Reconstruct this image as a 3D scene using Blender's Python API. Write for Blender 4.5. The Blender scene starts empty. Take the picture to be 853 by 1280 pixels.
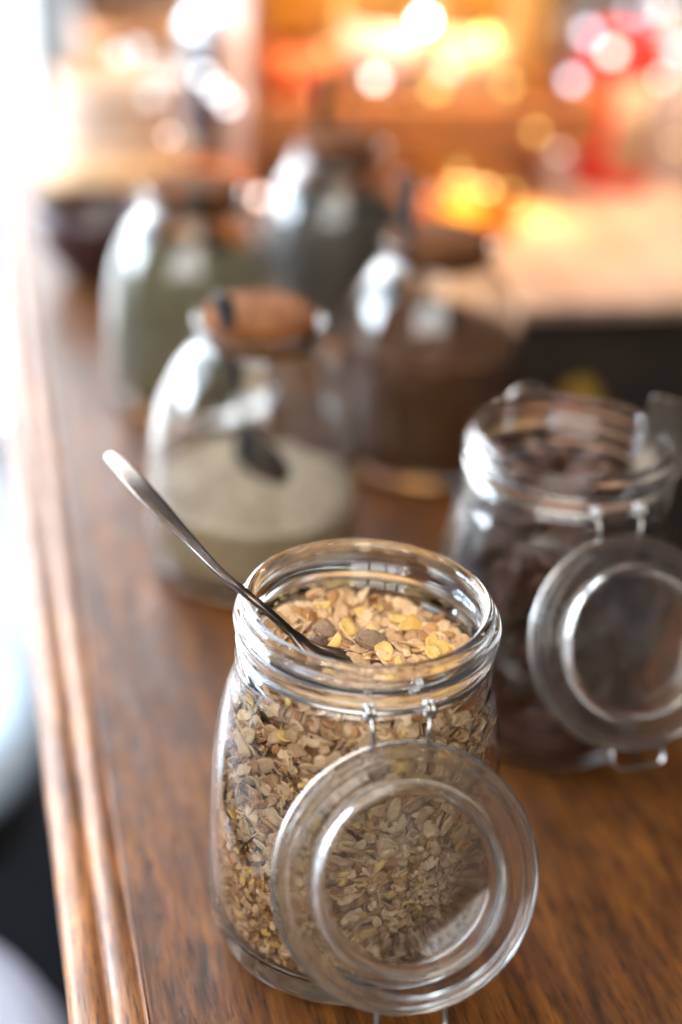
import bpy, bmesh, math, random
from mathutils import Vector, Matrix, noise
random.seed(7)
S = 0.01                      # lengths below are centimetres; the scene is in metres
SC = bpy.context.scene
COL = SC.collection
PI = math.pi

# ------------------------------------------------------------------ camera
cam_d = bpy.data.cameras.new("camera")
cam = bpy.data.objects.new("camera", cam_d)
COL.objects.link(cam)
cam_d.sensor_fit = 'VERTICAL'; cam_d.sensor_height = 36.0; cam_d.lens = 54.18
cam_d.clip_start = 0.02; cam_d.clip_end = 100
cam_d.dof.use_dof = True
cam_d.dof.focus_distance = 0.571
cam_d.dof.aperture_fstop = 2.3
cam_d.dof.aperture_blades = 0
cam.matrix_world = (Matrix.Translation(Vector((-1.25, -49.06, 44.88)) * S)
                    @ Matrix.Rotation(math.radians(90 - 27.75), 4, 'X')
                    @ Matrix.Rotation(math.radians(3.94), 4, 'Z'))
SC.camera = cam

# ------------------------------------------------------------------ world, view
w = bpy.data.worlds.new("World"); SC.world = w; w.use_nodes = True
w.node_tree.nodes["Background"].inputs[0].default_value = (0.80, 0.72, 0.66, 1)
w.node_tree.nodes["Background"].inputs[1].default_value = 0.07
SC.view_settings.view_transform = 'Standard'; SC.view_settings.look = 'None'
SC.view_settings.gamma = 1; SC.view_settings.exposure = 0.12
SC.render.engine = 'CYCLES'
cy = SC.cycles
cy.max_bounces = 28; cy.transmission_bounces = 26; cy.glossy_bounces = 12; cy.diffuse_bounces = 4
cy.transparent_max_bounces = 16
cy.caustics_reflective = True; cy.caustics_refractive = True
cy.blur_glossy = 0.4; cy.sample_clamp_indirect = 6.0; cy.sample_clamp_direct = 0
cy.use_denoising = True

# the bar runs 15 degrees left of the view: p along it, q across it to the right
A = math.radians(15)
def PQ(p, q, z=0.0):
    return Vector((q * math.cos(A) - p * math.sin(A), q * math.sin(A) + p * math.cos(A), z))
MPQ = Matrix.Rotation(A, 4, 'Z')            # local x = q, local y = p

# ------------------------------------------------------------------ lamps
def area(name, loc, target, size, power, col, size_y=None, spread=180):
    d = bpy.data.lights.new(name, 'AREA'); d.energy = power; d.color = col
    d.spread = math.radians(spread)
    d.shape = 'RECTANGLE'; d.size = size * S; d.size_y = (size_y or size) * S
    o = bpy.data.objects.new(name, d); COL.objects.link(o)
    o.location = Vector(loc) * S
    o.rotation_euler = (Vector(target) - Vector(loc)).to_track_quat('-Z', 'Y').to_euler()
    return o
area("warm_fill", PQ(-50, -25, 150), PQ(8, 4, 8), 80, 8.0, (1.0, 0.76, 0.52))  # unseen warm fill added above and behind the camera
area("counter_spot", PQ(92, 68, 95), PQ(89, 62, 0), 22, 1.9, (1.0, 0.80, 0.68), spread=58)
area("under_shelf_strip", PQ(97, 31, 6.0), PQ(96, 31, 0), 26, 1.0, (1.0, 0.55, 0.16), 3, spread=110)
area("shelf_strip", PQ(95, 30, 52), PQ(103, 30, 14), 34, 2.8, (1.0, 0.74, 0.42), 6, spread=80)

# ------------------------------------------------------------------ helpers
def tag(o, label=None, cat=None, group=None, kind=None):
    if label: o['label'] = label
    if cat: o['category'] = cat
    if group: o['group'] = group
    if kind: o['kind'] = kind
    return o
def empty(name, loc, label, cat, group=None, rotz=0.0):
    o = bpy.data.objects.new(name, None); COL.objects.link(o)
    o.location = Vector(loc) * S; o.rotation_euler = (0, 0, rotz)
    o.empty_display_size = .01
    return tag(o, label, cat, group)
def mesh_from(bm, name, mats, smooth=True, recalc=True):
    if recalc: bmesh.ops.recalc_face_normals(bm, faces=bm.faces)
    me = bpy.data.meshes.new(name); bm.to_mesh(me); bm.free()
    me.transform(Matrix.Scale(S, 4))
    for m in (mats if isinstance(mats, (list, tuple)) else [mats]): me.materials.append(m)
    if smooth: me.polygons.foreach_set("use_smooth", [True] * len(me.polygons))
    return me
def link(name, me, parent=None, loc=None, rot=None):
    o = bpy.data.objects.new(name, me); COL.objects.link(o)
    if parent: o.parent = parent
    if loc is not None: o.location = Vector(loc) * S
    if rot is not None: o.rotation_euler = rot
    return o
def lathe(bm, prof, seg=96, mat=Matrix.Identity(4), wob=0.0):
    """prof: [(r, z)], r = 0 closes on the axis; a profile that ends where it starts is closed round."""
    closed = prof[0] == prof[-1] and len(prof) > 3
    pts = prof[:-1] if closed else prof
    rings = []
    for (r, z) in pts:
        if r < 1e-6: rings.append([bm.verts.new(mat @ Vector((0, 0, z)))])
        else: rings.append([bm.verts.new(mat @ Vector((r * math.cos(2 * PI * i / seg), r * math.sin(2 * PI * i / seg), z))) for i in range(seg)])
    n = len(rings)
    for k in range(n if closed else n - 1):
        a, b = rings[k], rings[(k + 1) % n]
        if len(a) == 1 and len(b) == 1: continue
        for i in range(seg):
            j = (i + 1) % seg
            if len(a) == 1: bm.faces.new((a[0], b[i], b[j]))
            elif len(b) == 1: bm.faces.new((a[i], b[0], a[j]))
            else: bm.faces.new((a[i], b[i], b[j], a[j]))
def smooth_prof(pts, n=4):
    """Catmull-Rom through the points."""
    out = []
    for i in range(len(pts) - 1):
        p0 = pts[max(i - 1, 0)]; p1 = pts[i]; p2 = pts[i + 1]; p3 = pts[min(i + 2, len(pts) - 1)]
        for k in range(n):
            t = k / n
            out.append(tuple(0.5 * ((2 * b) + (c - a) * t + (2 * a - 5 * b + 4 * c - d) * t * t + (-a + 3 * b - 3 * c + d) * t ** 3)
                             for a, b, c, d in zip(p0, p1, p2, p3)))
    out.append(tuple(pts[-1]))
    return out
def sweep(bm, pts, rad, seg=10, closed=False, up=Vector((0, 0, 1)), section=None, caps=True):
    """tube along pts; rad a number or a list; section(i, a) -> (x, y) for a shaped cross section."""
    P = [Vector(p) for p in pts]; n = len(P); rings = []
    prev = None
    for i in range(n):
        if closed: t = P[(i + 1) % n] - P[i - 1]
        else: t = P[min(i + 1, n - 1)] - P[max(i - 1, 0)]
        t.normalize()
        if prev is None:
            s = t.cross(up)
            if s.length < 1e-4: s = t.cross(Vector((1, 0, 0)))
        else: s = prev - t * prev.dot(t)
        s.normalize(); prev = s
        u = s.cross(t)
        r = rad[i] if isinstance(rad, (list, tuple)) else rad
        ring = []
        for k in range(seg):
            a = 2 * PI * k / seg
            x, y = section(i, a) if section else (r * math.cos(a), r * math.sin(a))
            ring.append(bm.verts.new(P[i] + s * x + u * y))
        rings.append(ring)
    for i in range(n if closed else n - 1):
        a, b = rings[i], rings[(i + 1) % n]
        for k in range(seg):
            j = (k + 1) % seg
            bm.faces.new((a[k], a[j], b[j], b[k]))
    if caps and not closed:
        bm.faces.new(rings[0][::-1]); bm.faces.new(rings[-1])
def box(bm, x0, x1, y0, y1, z0, z1, mat=Matrix.Identity(4), bev=0.0):
    m = Matrix.Translation(((x0 + x1) / 2, (y0 + y1) / 2, (z0 + z1) / 2)) @ Matrix.Diagonal((x1 - x0, y1 - y0, z1 - z0, 1))
    r = bmesh.ops.create_cube(bm, size=1, matrix=mat @ m)
    if bev:
        es = list({e for v in r['verts'] for e in v.link_edges})
        bmesh.ops.bevel(bm, geom=es, offset=bev, segments=2, affect='EDGES', profile=0.5)

# ------------------------------------------------------------------ materials
def nt(name):
    m = bpy.data.materials.new(name); m.use_nodes = True
    return m, m.node_tree, m.node_tree.nodes["Principled BSDF"]
def ramp(t, fac, stops):
    r = t.nodes.new("ShaderNodeValToRGB"); e = r.color_ramp.elements
    while len(e) < len(stops): e.new(0.5)
    for k, (p, c) in enumerate(stops): e[k].position = p; e[k].color = (*c, 1)
    t.links.new(fac, r.inputs[0]); return r.outputs[0]
def coords(t, scale=(1, 1, 1), out="Object", rot=(0, 0, 0)):
    tc = t.nodes.new("ShaderNodeTexCoord"); mp = t.nodes.new("ShaderNodeMapping")
    mp.inputs["Scale"].default_value = scale; mp.inputs["Rotation"].default_value = rot
    t.links.new(tc.outputs[out], mp.inputs[0]); return mp.outputs[0]
def noise_n(t, vec, scale, detail=4, rough=.55, dist=0.0):
    n = t.nodes.new("ShaderNodeTexNoise"); n.inputs["Scale"].default_value = scale
    n.inputs["Detail"].default_value = detail; n.inputs["Roughness"].default_value = rough
    n.inputs["Distortion"].default_value = dist
    t.links.new(vec, n.inputs["Vector"]); return n.outputs["Fac"]
def bump(t, b, h, strength, dist):
    n = t.nodes.new("ShaderNodeBump"); n.inputs["Strength"].default_value = strength; n.inputs["Distance"].default_value = dist
    t.links.new(h, n.inputs["Height"]); t.links.new(n.outputs[0], b.inputs["Normal"]); return n
def plain(name, col, rough=.5, metal=0.0, var=.12, scale=40, coat=0.0, bmp=0.0):
    m, t, b = nt(name)
    f = noise_n(t, coords(t), scale, 3)
    lo = tuple(c * (1 - var) for c in col); hi = tuple(min(1, c * (1 + var)) for c in col)
    t.links.new(ramp(t, f, [(.3, lo), (.7, hi)]), b.inputs["Base Color"])
    b.inputs["Roughness"].default_value = rough; b.inputs["Metallic"].default_value = metal
    b.inputs["Coat Weight"].default_value = coat; b.inputs["Coat Roughness"].default_value = .08
    if bmp: bump(t, b, f, bmp, .002)
    return m
def glass(name, col=(1, 1, 1), rough=0.0, ior=1.47, ripple=0.0, dust=0.0, smudge=0.0):
    m, t, b = nt(name)
    b.inputs["Base Color"].default_value = (*col, 1); b.inputs["Roughness"].default_value = rough
    b.inputs["Transmission Weight"].default_value = 1.0; b.inputs["IOR"].default_value = ior
    if smudge:
        sm = t.nodes.new("ShaderNodeMapRange"); t.links.new(noise_n(t, coords(t), 38, 5, .65), sm.inputs[0])
        sm.inputs[1].default_value = .52; sm.inputs[2].default_value = .72; sm.inputs[3].default_value = rough; sm.inputs[4].default_value = rough + smudge
        t.links.new(sm.outputs[0], b.inputs["Roughness"])
    if ripple: bump(t, b, noise_n(t, coords(t, (1, 1, .6)), 55, 2), ripple, .0012)
    if dust:
        d = t.nodes.new("ShaderNodeBsdfDiffuse"); d.inputs[0].default_value = (.75, .73, .72, 1)
        mx = t.nodes.new("ShaderNodeMixShader"); out = t.nodes["Material Output"]
        f = t.nodes.new("ShaderNodeMapRange")
        t.links.new(noise_n(t, coords(t), 60, 4), f.inputs[0])
        f.inputs[1].default_value = .35; f.inputs[2].default_value = .75
        f.inputs[3].default_value = dust * .5; f.inputs[4].default_value = dust * 1.5
        t.links.new(f.outputs[0], mx.inputs[0]); t.links.new(b.outputs[0], mx.inputs[1]); t.links.new(d.outputs[0], mx.inputs[2])
        t.links.new(mx.outputs[0], out.inputs[0])
    return m
def emit(name, col, strength):
    m = bpy.data.materials.new(name); m.use_nodes = True; t = m.node_tree
    t.nodes.clear(); e = t.nodes.new("ShaderNodeEmission"); o = t.nodes.new("ShaderNodeOutputMaterial")
    e.inputs[0].default_value = (*col, 1); e.inputs[1].default_value = strength
    t.links.new(e.outputs[0], o.inputs[0]); return m

def wood(name, dark, mid, light, rough=.3, grain=1.0, coat=.5, pores=True):
    """grain along local y"""
    m, t, b = nt(name)
    v1 = coords(t, (40, 5, 40)); v2 = coords(t, (420, 26, 420)); v3 = coords(t, (7, 2.6, 7)); v4 = coords(t, (130, 13, 130))
    n1 = noise_n(t, v1, 3.2 * grain, 6, .66, .5); n2 = noise_n(t, v2, 2.2, 3, .6); n3 = noise_n(t, v3, 3, 4); n4 = noise_n(t, v4, 2.0, 4, .65, .3)
    c1 = ramp(t, n1, [(.28, dark), (.5, mid), (.74, light)])
    # darker stained areas
    mx = t.nodes.new("ShaderNodeMix"); mx.data_type = 'RGBA'; mx.blend_type = 'MULTIPLY'
    t.links.new(c1, mx.inputs["A"]); t.links.new(ramp(t, n3, [(.3, (.45, .40, .36)), (.62, (1.05, 1.0, .95))]), mx.inputs["B"]); mx.inputs["Factor"].default_value = .9
    m2 = t.nodes.new("ShaderNodeMix"); m2.data_type = 'RGBA'; m2.blend_type = 'MULTIPLY'
    t.links.new(mx.outputs["Result"], m2.inputs["A"]); t.links.new(ramp(t, n4, [(.34, (.55, .48, .44)), (.55, (1, 1, 1))]), m2.inputs["B"]); m2.inputs["Factor"].default_value = .8
    m3 = t.nodes.new("ShaderNodeMix"); m3.data_type = 'RGBA'; m3.blend_type = 'MULTIPLY'
    t.links.new(m2.outputs["Result"], m3.inputs["A"]); t.links.new(ramp(t, n2, [(.37, (.12, .08, .06)), (.46, (1, 1, 1))]), m3.inputs["B"])
    m3.inputs["Factor"].default_value = .85 if pores else .2
    t.links.new(m3.outputs["Result"], b.inputs["Base Color"])
    rr = t.nodes.new("ShaderNodeMapRange"); t.links.new(noise_n(t, coords(t, (40, 14, 40)), 5, 5, .7), rr.inputs[0])
    rr.inputs[3].default_value = rough * .7; rr.inputs[4].default_value = rough * 1.5
    t.links.new(rr.outputs[0], b.inputs["Roughness"])
    b.inputs["Coat Weight"].default_value = coat; b.inputs["Coat Roughness"].default_value = .12
    ad = t.nodes.new("ShaderNodeMath"); ad.operation = 'MULTIPLY_ADD'; ad.inputs[1].default_value = .6
    t.links.new(n2, ad.inputs[0]); t.links.new(n4, ad.inputs[2])
    bp = bump(t, b, ad.outputs[0], .35, .0006)
    pit = noise_n(t, coords(t, (1, .55, 1)), 300, 3, .7)
    b2 = t.nodes.new("ShaderNodeBump"); b2.inputs["Strength"].default_value = .6; b2.inputs["Distance"].default_value = .0007
    t.links.new(pit, b2.inputs["Height"]); t.links.new(bp.outputs[0], b2.inputs["Normal"])
    t.links.new(b2.outputs[0], b.inputs["Coat Normal"])
    wr = t.nodes.new("ShaderNodeMapRange"); t.links.new(noise_n(t, coords(t, (30, 9, 30)), 4, 5, .7), wr.inputs[0])
    wr.inputs[1].default_value = .35; wr.inputs[2].default_value = .65; wr.inputs[3].default_value = coat * .15; wr.inputs[4].default_value = coat * 1.5
    t.links.new(wr.outputs[0], b.inputs["Coat Weight"])
    return m

M = {}
M['bar'] = wood('bar_wood', (.036, .0115, .0015), (.142, .048, .0045), (.285, .104, .0105), .55, coat=.27)
M['bar'].node_tree.nodes['Principled BSDF'].inputs['Specular IOR Level'].default_value = .3
M['edge'] = wood('edge_wood', (.11, .042, .011), (.33, .135, .040), (.52, .25, .09), .46, coat=.16)
M['tan'] = wood('tan_wood', (.40, .27, .19), (.50, .36, .27), (.60, .46, .37), .35, pores=False)
M['lid'] = wood('lid_wood', (.085, .032, .011), (.17, .066, .023), (.25, .108, .042), .8, coat=.0, pores=False)
M['lid'].node_tree.nodes['Principled BSDF'].inputs['Specular IOR Level'].default_value = .12
M['shelf'] = wood('shelf_wood', (.40, .13, .035), (.54, .20, .06), (.66, .28, .10), .4, pores=False)
M['cab'] = plain('cabinet_brown', (.030, .022, .017), .45, var=.3, scale=12)
M['lid_lit'] = wood('lid_wood_lit', (.12, .045, .014), (.25, .098, .032), (.36, .155, .058), .8, coat=.0, pores=False)  # lighter copy of the lid wood, brighter light put into its colour
M['lid_lit'].node_tree.nodes['Principled BSDF'].inputs['Specular IOR Level'].default_value = .12
M['glass'] = glass('clear_glass', (.985, .995, .99), ripple=.08, smudge=.05)
M['glass2'] = glass('jar_glass', (.975, .99, .985), ripple=.06)
M['lidglass'] = glass('lid_glass', (.97, .98, .975), rough=.02, ripple=.10, dust=.022, smudge=.08)
M['wire'] = plain('steel_wire', (.55, .54, .53), .24, 1.0, .1, 300)
M['scoop'] = plain('scoop_steel', (.15, .125, .105), .30, 1.0, .2, 120)
M['spoon'] = plain('spoon_steel', (.17, .14, .12), .27, 1.0, .15, 120)
M['black'] = plain('black_spoon', (.018, .017, .018), .35, 0, .3, 60)

def flake_mat(name, lo, hi, rough=.7, sp=.25, stops=(.12, .8)):
    m, t, b = nt(name)
    v = coords(t, (1, 1, 1)); n1 = noise_n(t, v, 620, 5, .75); n2 = noise_n(t, coords(t, (1, .25, 1)), 900, 3)
    g = t.nodes.new("ShaderNodeNewGeometry"); oi = t.nodes.new("ShaderNodeObjectInfo")
    ad = t.nodes.new("ShaderNodeMath"); ad.operation = 'ADD'; t.links.new(g.outputs["Random Per Island"], ad.inputs[0]); t.links.new(oi.outputs["Random"], ad.inputs[1])
    fr = t.nodes.new("ShaderNodeMath"); fr.operation = 'FRACT'; t.links.new(ad.outputs[0], fr.inputs[0])
    mxv = t.nodes.new("ShaderNodeMath"); mxv.operation = 'MULTIPLY_ADD'; mxv.inputs[1].default_value = .42
    sc = t.nodes.new("ShaderNodeMath"); sc.operation = 'MULTIPLY'; sc.inputs[1].default_value = .62; t.links.new(n1, sc.inputs[0])
    t.links.new(fr.outputs[0], mxv.inputs[0]); t.links.new(sc.outputs[0], mxv.inputs[2])
    t.links.new(ramp(t, mxv.outputs[0], [(stops[0], lo), (stops[1], hi)]), b.inputs["Base Color"])
    b.inputs["Roughness"].default_value = rough; b.inputs["Specular IOR Level"].default_value = sp
    b.inputs["Subsurface Weight"].default_value = .0
    bump(t, b, n2, .6, .0009)
    return m
M['oat'] = flake_mat('oat', (.38, .185, .075), (.86, .63, .385))
M['oat_dark'] = flake_mat('oat_bran', (.21, .085, .028), (.54, .285, .115))
M['corn'] = flake_mat('corn_yellow', (.62, .34, .07), (.86, .60, .22), .5, .35)
M['raisin'] = flake_mat('raisin_brown', (.035, .020, .014), (.17, .105, .07), .55, .4)
M['raisin_dusty'] = flake_mat('raisin_dusty', (.12, .075, .045), (.36, .25, .165), .8, .15)
M['cocoa'] = flake_mat('cocoa_chip', (.006, .003, .002), (.20, .088, .052), .40, .4, (.34, 1.0))

# ================================================================== SETTING
def structure(name, me, loc=(0, 0, 0), label=None):
    o = link(name, me, None, loc); o['kind'] = 'structure'
    if label: o['label'] = label
    return o
# floor
bm = bmesh.new(); box(bm, -420, 320, -220, 262, -106, -100, MPQ)
floor_m = plain('floor_tiles', (.34, .34, .37), .18, 0, .15, 6)
structure('floor', mesh_from(bm, 'floor', floor_m, False))
# far wall right of the glazed door
bm = bmesh.new(); box(bm, 9, 330, 264, 276, -100, 230, MPQ)
structure('wall', mesh_from(bm, 'wall', plain('wall_brown', (.33, .19, .10), .7, 0, .4, 5), False))

# glazed doors and side windows: bright daylight behind frosted panes
pane_m = (emit('daylight_ground', (.88, .94, 1.0), 3.2), emit('daylight_sky', (.86, .93, 1.0), 19.0), emit('daylight_upper', (.82, .90, 1.0), 11.0))
pane_s = (emit('daylight_side_ground', (.80, .90, 1.0), 2.0), emit('daylight_side_sky', (.76, .88, 1.0), 46.0), emit('daylight_side_upper', (.70, .85, 1.0), 8.0))
frame_m = plain('window_frame_white', (.62, .62, .62), .4)
def window(name, label, cols, rows, x0, x1, z0, z1, mat, pm, cat):
    """in the local x-z plane, facing -y"""
    r = bpy.data.objects.new(name, None); COL.objects.link(r); r.matrix_world = mat; tag(r, label, cat)
    t = 5.0
    bm = bmesh.new()
    box(bm, x0 - t, x0, -4, 4, z0 - t, z1 + t); box(bm, x1, x1 + t, -4, 4, z0 - t, z1 + t)
    box(bm, x0, x1, -4, 4, z1, z1 + t); box(bm, x0, x1, -4, 4, z0 - t, z0)
    link('frame', mesh_from(bm, 'frame', frame_m, False), r)
    wv = (x1 - x0) / cols; hv = (z1 - z0) / rows
    for i in range(1, cols):
        bm = bmesh.new(); box(bm, x0 + i * wv - t * .7, x0 + i * wv + t * .7, -3, 3, z0, z1)
        link('mullion', mesh_from(bm, 'mullion', frame_m, False), r)
    for i in range(cols):
        for j in range(rows):
            bm = bmesh.new(); box(bm, x0 + i * wv + t * .75, x0 + (i + 1) * wv - t * .75, -.4, .4, z0 + j * hv + 1.5, z0 + (j + 1) * hv - 1.5)
            link('pane', mesh_from(bm, 'pane', pm[j], False), r)
    for j in range(1, rows):
        for i in range(cols):
            bm = bmesh.new(); box(bm, x0 + i * wv + t * .75, x0 + (i + 1) * wv - t * .75, -2, 2, z0 + j * hv - 1.3, z0 + j * hv + 1.3)
            link('glazing_bar', mesh_from(bm, 'glazing_bar', frame_m, False), r)
    return r
window('glazed_door', 'bright glazed doors flooded with daylight beyond the far end of the bar', 3, 3, -260, 4, -95, 262,
       Matrix.Scale(1, 4) @ Matrix.Translation(PQ(258, 0) * S) @ MPQ, pane_m, 'door')
window('side_window', 'long daylit window along the wall left of the bar', 3, 3, 70, 250, -40, 170,
       Matrix.Translation(PQ(0, -230) * S) @ MPQ @ Matrix.Rotation(PI / 2, 4, 'Z'), pane_s, 'window')

pane_f = (emit('daylight_front', (1.0, .97, .93), 6.5), emit('daylight_front_upper', (.94, .97, 1.0), 8.0))
window('street_window', 'tall daylit street window behind the viewer at the near end of the bar', 4, 2, -20, 230, 90, 240,
       Matrix.Translation(PQ(-170, 0) * S) @ MPQ @ Matrix.Rotation(PI, 4, 'Z'), pane_f, 'window')

# ================================================================== BAR COUNTER
bar = empty('bar_counter', PQ(0, 0), 'dark varnished wooden bar top with moulded left edge carrying all the jars', 'bar counter', rotz=A)
Y0, Y1 = -60, 124
# the flat top: a finely divided slab so that it can be very slightly uneven
bm = bmesh.new(); box(bm, -8.6, 26, Y0, Y1, -3.2, 0, bev=.12)
link('bar_top', mesh_from(bm, 'bar_top', M['bar'], False), bar)
# moulded nosing: profile in x (q), z swept along y
prof = smooth_prof([(-8.62, -3.2), (-8.62, -.10), (-8.75, -.16), (-8.95, .02), (-9.25, .12), (-9.6, .10), (-9.85, -.08), (-9.98, -.22),
                    (-10.12, -.20), (-10.35, .0), (-10.75, .08), (-11.15, .0), (-11.42, -.22), (-11.55, -.6), (-11.5, -1.2), (-11.1, -1.9), (-10.6, -2.4), (-10.5, -3.2)], 3)
bm = bmesh.new(); n = 140; rows = []
for i in range(n + 1):
    y = Y0 + (Y1 - Y0) * i / n
    row = []
    for k, (x, z) in enumerate(prof):
        d = .035 * noise.noise(Vector((x * .8, y * .35, 3.1))) if 0 < k < len(prof) - 1 else 0
        row.append(bm.verts.new((x + d * .6, y, z + d)))
    rows.append(row)
for i in range(n):
    for k in range(len(prof) - 1): bm.faces.new((rows[i][k], rows[i + 1][k], rows[i + 1][k + 1], rows[i][k + 1]))
for r in (rows[0], rows[-1]): bm.faces.new(r)
for i in range(n): bm.faces.new((rows[i][0], rows[i][-1], rows[i + 1][-1], rows[i + 1][0]))
link('edge_moulding', mesh_from(bm, 'edge_moulding', M['edge']), bar)
bm = bmesh.new(); box(bm, 2, 24, Y0, Y1 - 3, -99.5, -3.6)
link('bar_front', mesh_from(bm, 'bar_front', M['cab'], False), bar)

# back counter, at right angles
bc = empty('back_counter', PQ(70.5, 26), 'pale tan counter with dark cabinet front behind the jars on the right', 'counter', rotz=A)
bm = bmesh.new(); box(bm, .4, 190, 0, 62, -1.3, 0, bev=.3)
link('counter_top', mesh_from(bm, 'counter_top', M['tan'], False), bc)
bm = bmesh.new(); box(bm, 1, 189, 2.0, 60, -99.5, -1.6)
link('cabinet', mesh_from(bm, 'cabinet', M['cab'], False), bc)
for k in range(4):
    bm = bmesh.new(); box(bm, 2 + k * 30, 30 + k * 30, .6, 1.9, -60, -5, bev=.3)
    d = link('door', mesh_from(bm, 'door', M['cab'], False), bc)
    if k == 0:
        bm = bmesh.new(); lathe(bm, [(0, 0), (1.3, 0), (2.1, .5), (2.3, 1.2), (2.0, 2.0), (1.1, 2.5), (0, 2.6)], 24, Matrix.Translation((12.8, .6, -8.8)) @ Matrix.Scale(.72, 4) @ Matrix.Rotation(PI / 2, 4, 'X'))
        kn = link('knob', mesh_from(bm, 'knob', plain('yellow_knob', (.42, .25, .015), .5)), d); kn['label'] = 'round yellow knob on the dark door'

# ================================================================== CLIP-TOP JARS
OUT = [(0, .35), (2.6, .30), (4.0, .05), (4.55, 0), (4.95, .10), (5.28, .42), (5.50, 1.0), (5.60, 1.8), (5.66, 3.5), (5.68, 6.5), (5.62, 8.6), (5.44, 10.2),
       (5.18, 11.4), (4.93, 12.1), (4.78, 12.45), (4.86, 12.75), (4.90, 13.05), (4.82, 13.35), (4.66, 13.62), (4.66, 13.85), (4.86, 14.15), (4.99, 14.5), (5.0, 14.82), (4.90, 15.05),
       (4.74, 15.12), (4.72, 15.22), (4.72, 15.38), (4.62, 15.52)]
INN = [(4.45, 15.54), (4.31, 15.46), (4.22, 15.22), (4.30, 14.98), (4.44, 14.8), (4.45, 14.6), (4.27, 14.35), (4.25, 14.22), (4.42, 13.95), (4.42, 13.78), (4.25, 13.5), (4.25, 13.36), (4.42, 13.1), (4.43, 12.8),
       (4.44, 12.5), (4.60, 12.0), (4.88, 11.2), (5.12, 10.0), (5.28, 8.4), (5.33, 6.5), (5.31, 3.5), (5.24, 2.2), (5.08, 1.55), (4.6, 1.15), (3.6, 1.0), (0, 1.12)]
jar_prof = smooth_prof(OUT, 3) + smooth_prof(INN, 3)
bm = bmesh.new(); lathe(bm, jar_prof, 112)
JAR_ME = mesh_from(bm, 'jar_body', M['glass'])
bm = bmesh.new(); lathe(bm, smooth_prof(OUT, 3) + smooth_prof(INN[:19] + [(5.32, 3.0), (5.26, 1.5), (5.06, .75), (4.55, .42), (3.6, .42), (0, .55)], 3), 112)
JAR_THIN = mesh_from(bm, 'jar_body', M['glass'])
def inner_r(z):
    pts = sorted(((zz, r) for r, zz in INN[12:]), key=lambda a: a[0])
    if z <= pts[1][0]: return 4.4
    for (z0, r0), (z1, r1) in zip(pts, pts[1:]):
        if z0 <= z <= z1 and z1 > z0: return r0 + (r1 - r0) * (z - z0) / (z1 - z0)
    return 4.36
# lid, inner side up (+z), closed profile
LP = smooth_prof([(4.60, -.05), (4.58, .10), (4.46, .17), (4.30, .13), (4.22, .05), (4.12, .12), (3.95, .15), (3.70, .12), (3.48, .14), (3.42, .35), (3.37, .72), (3.29, .88), (3.20, .84),
                  (3.13, .55), (3.09, .15), (3.03, -.08), (2.86, -.17), (2.2, -.20), (1.2, -.22), (0, -.22)], 3) \
   + smooth_prof([(0, -.62), (1.2, -.62), (2.2, -.60), (2.8, -.50), (3.2, -.36), (3.6, -.32), (4.2, -.34), (4.48, -.30), (4.58, -.18), (4.60, -.05)], 3)
bm = bmesh.new(); lathe(bm, LP[:-1] + [LP[0]] if False else LP, 112)
bmesh.ops.remove_doubles(bm, verts=bm.verts, dist=1e-4)
LID_ME = mesh_from(bm, 'lid_disc', M['lidglass'])
bm = bmesh.new()
for k in range(7):
    a = math.radians(-78 + k * 7.5 + (2 if k > 3 else 0))
    bmesh.ops.create_uvsphere(bm, u_segments=12, v_segments=8, radius=.075, matrix=Matrix.Translation((2.52 * math.cos(a), 2.52 * math.sin(a), -.15)))
DOTS_ME = mesh_from(bm, 'raised_dot', M['lidglass'])
def polar(r, a, z): return (r * math.cos(a), r * math.sin(a), z)
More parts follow.
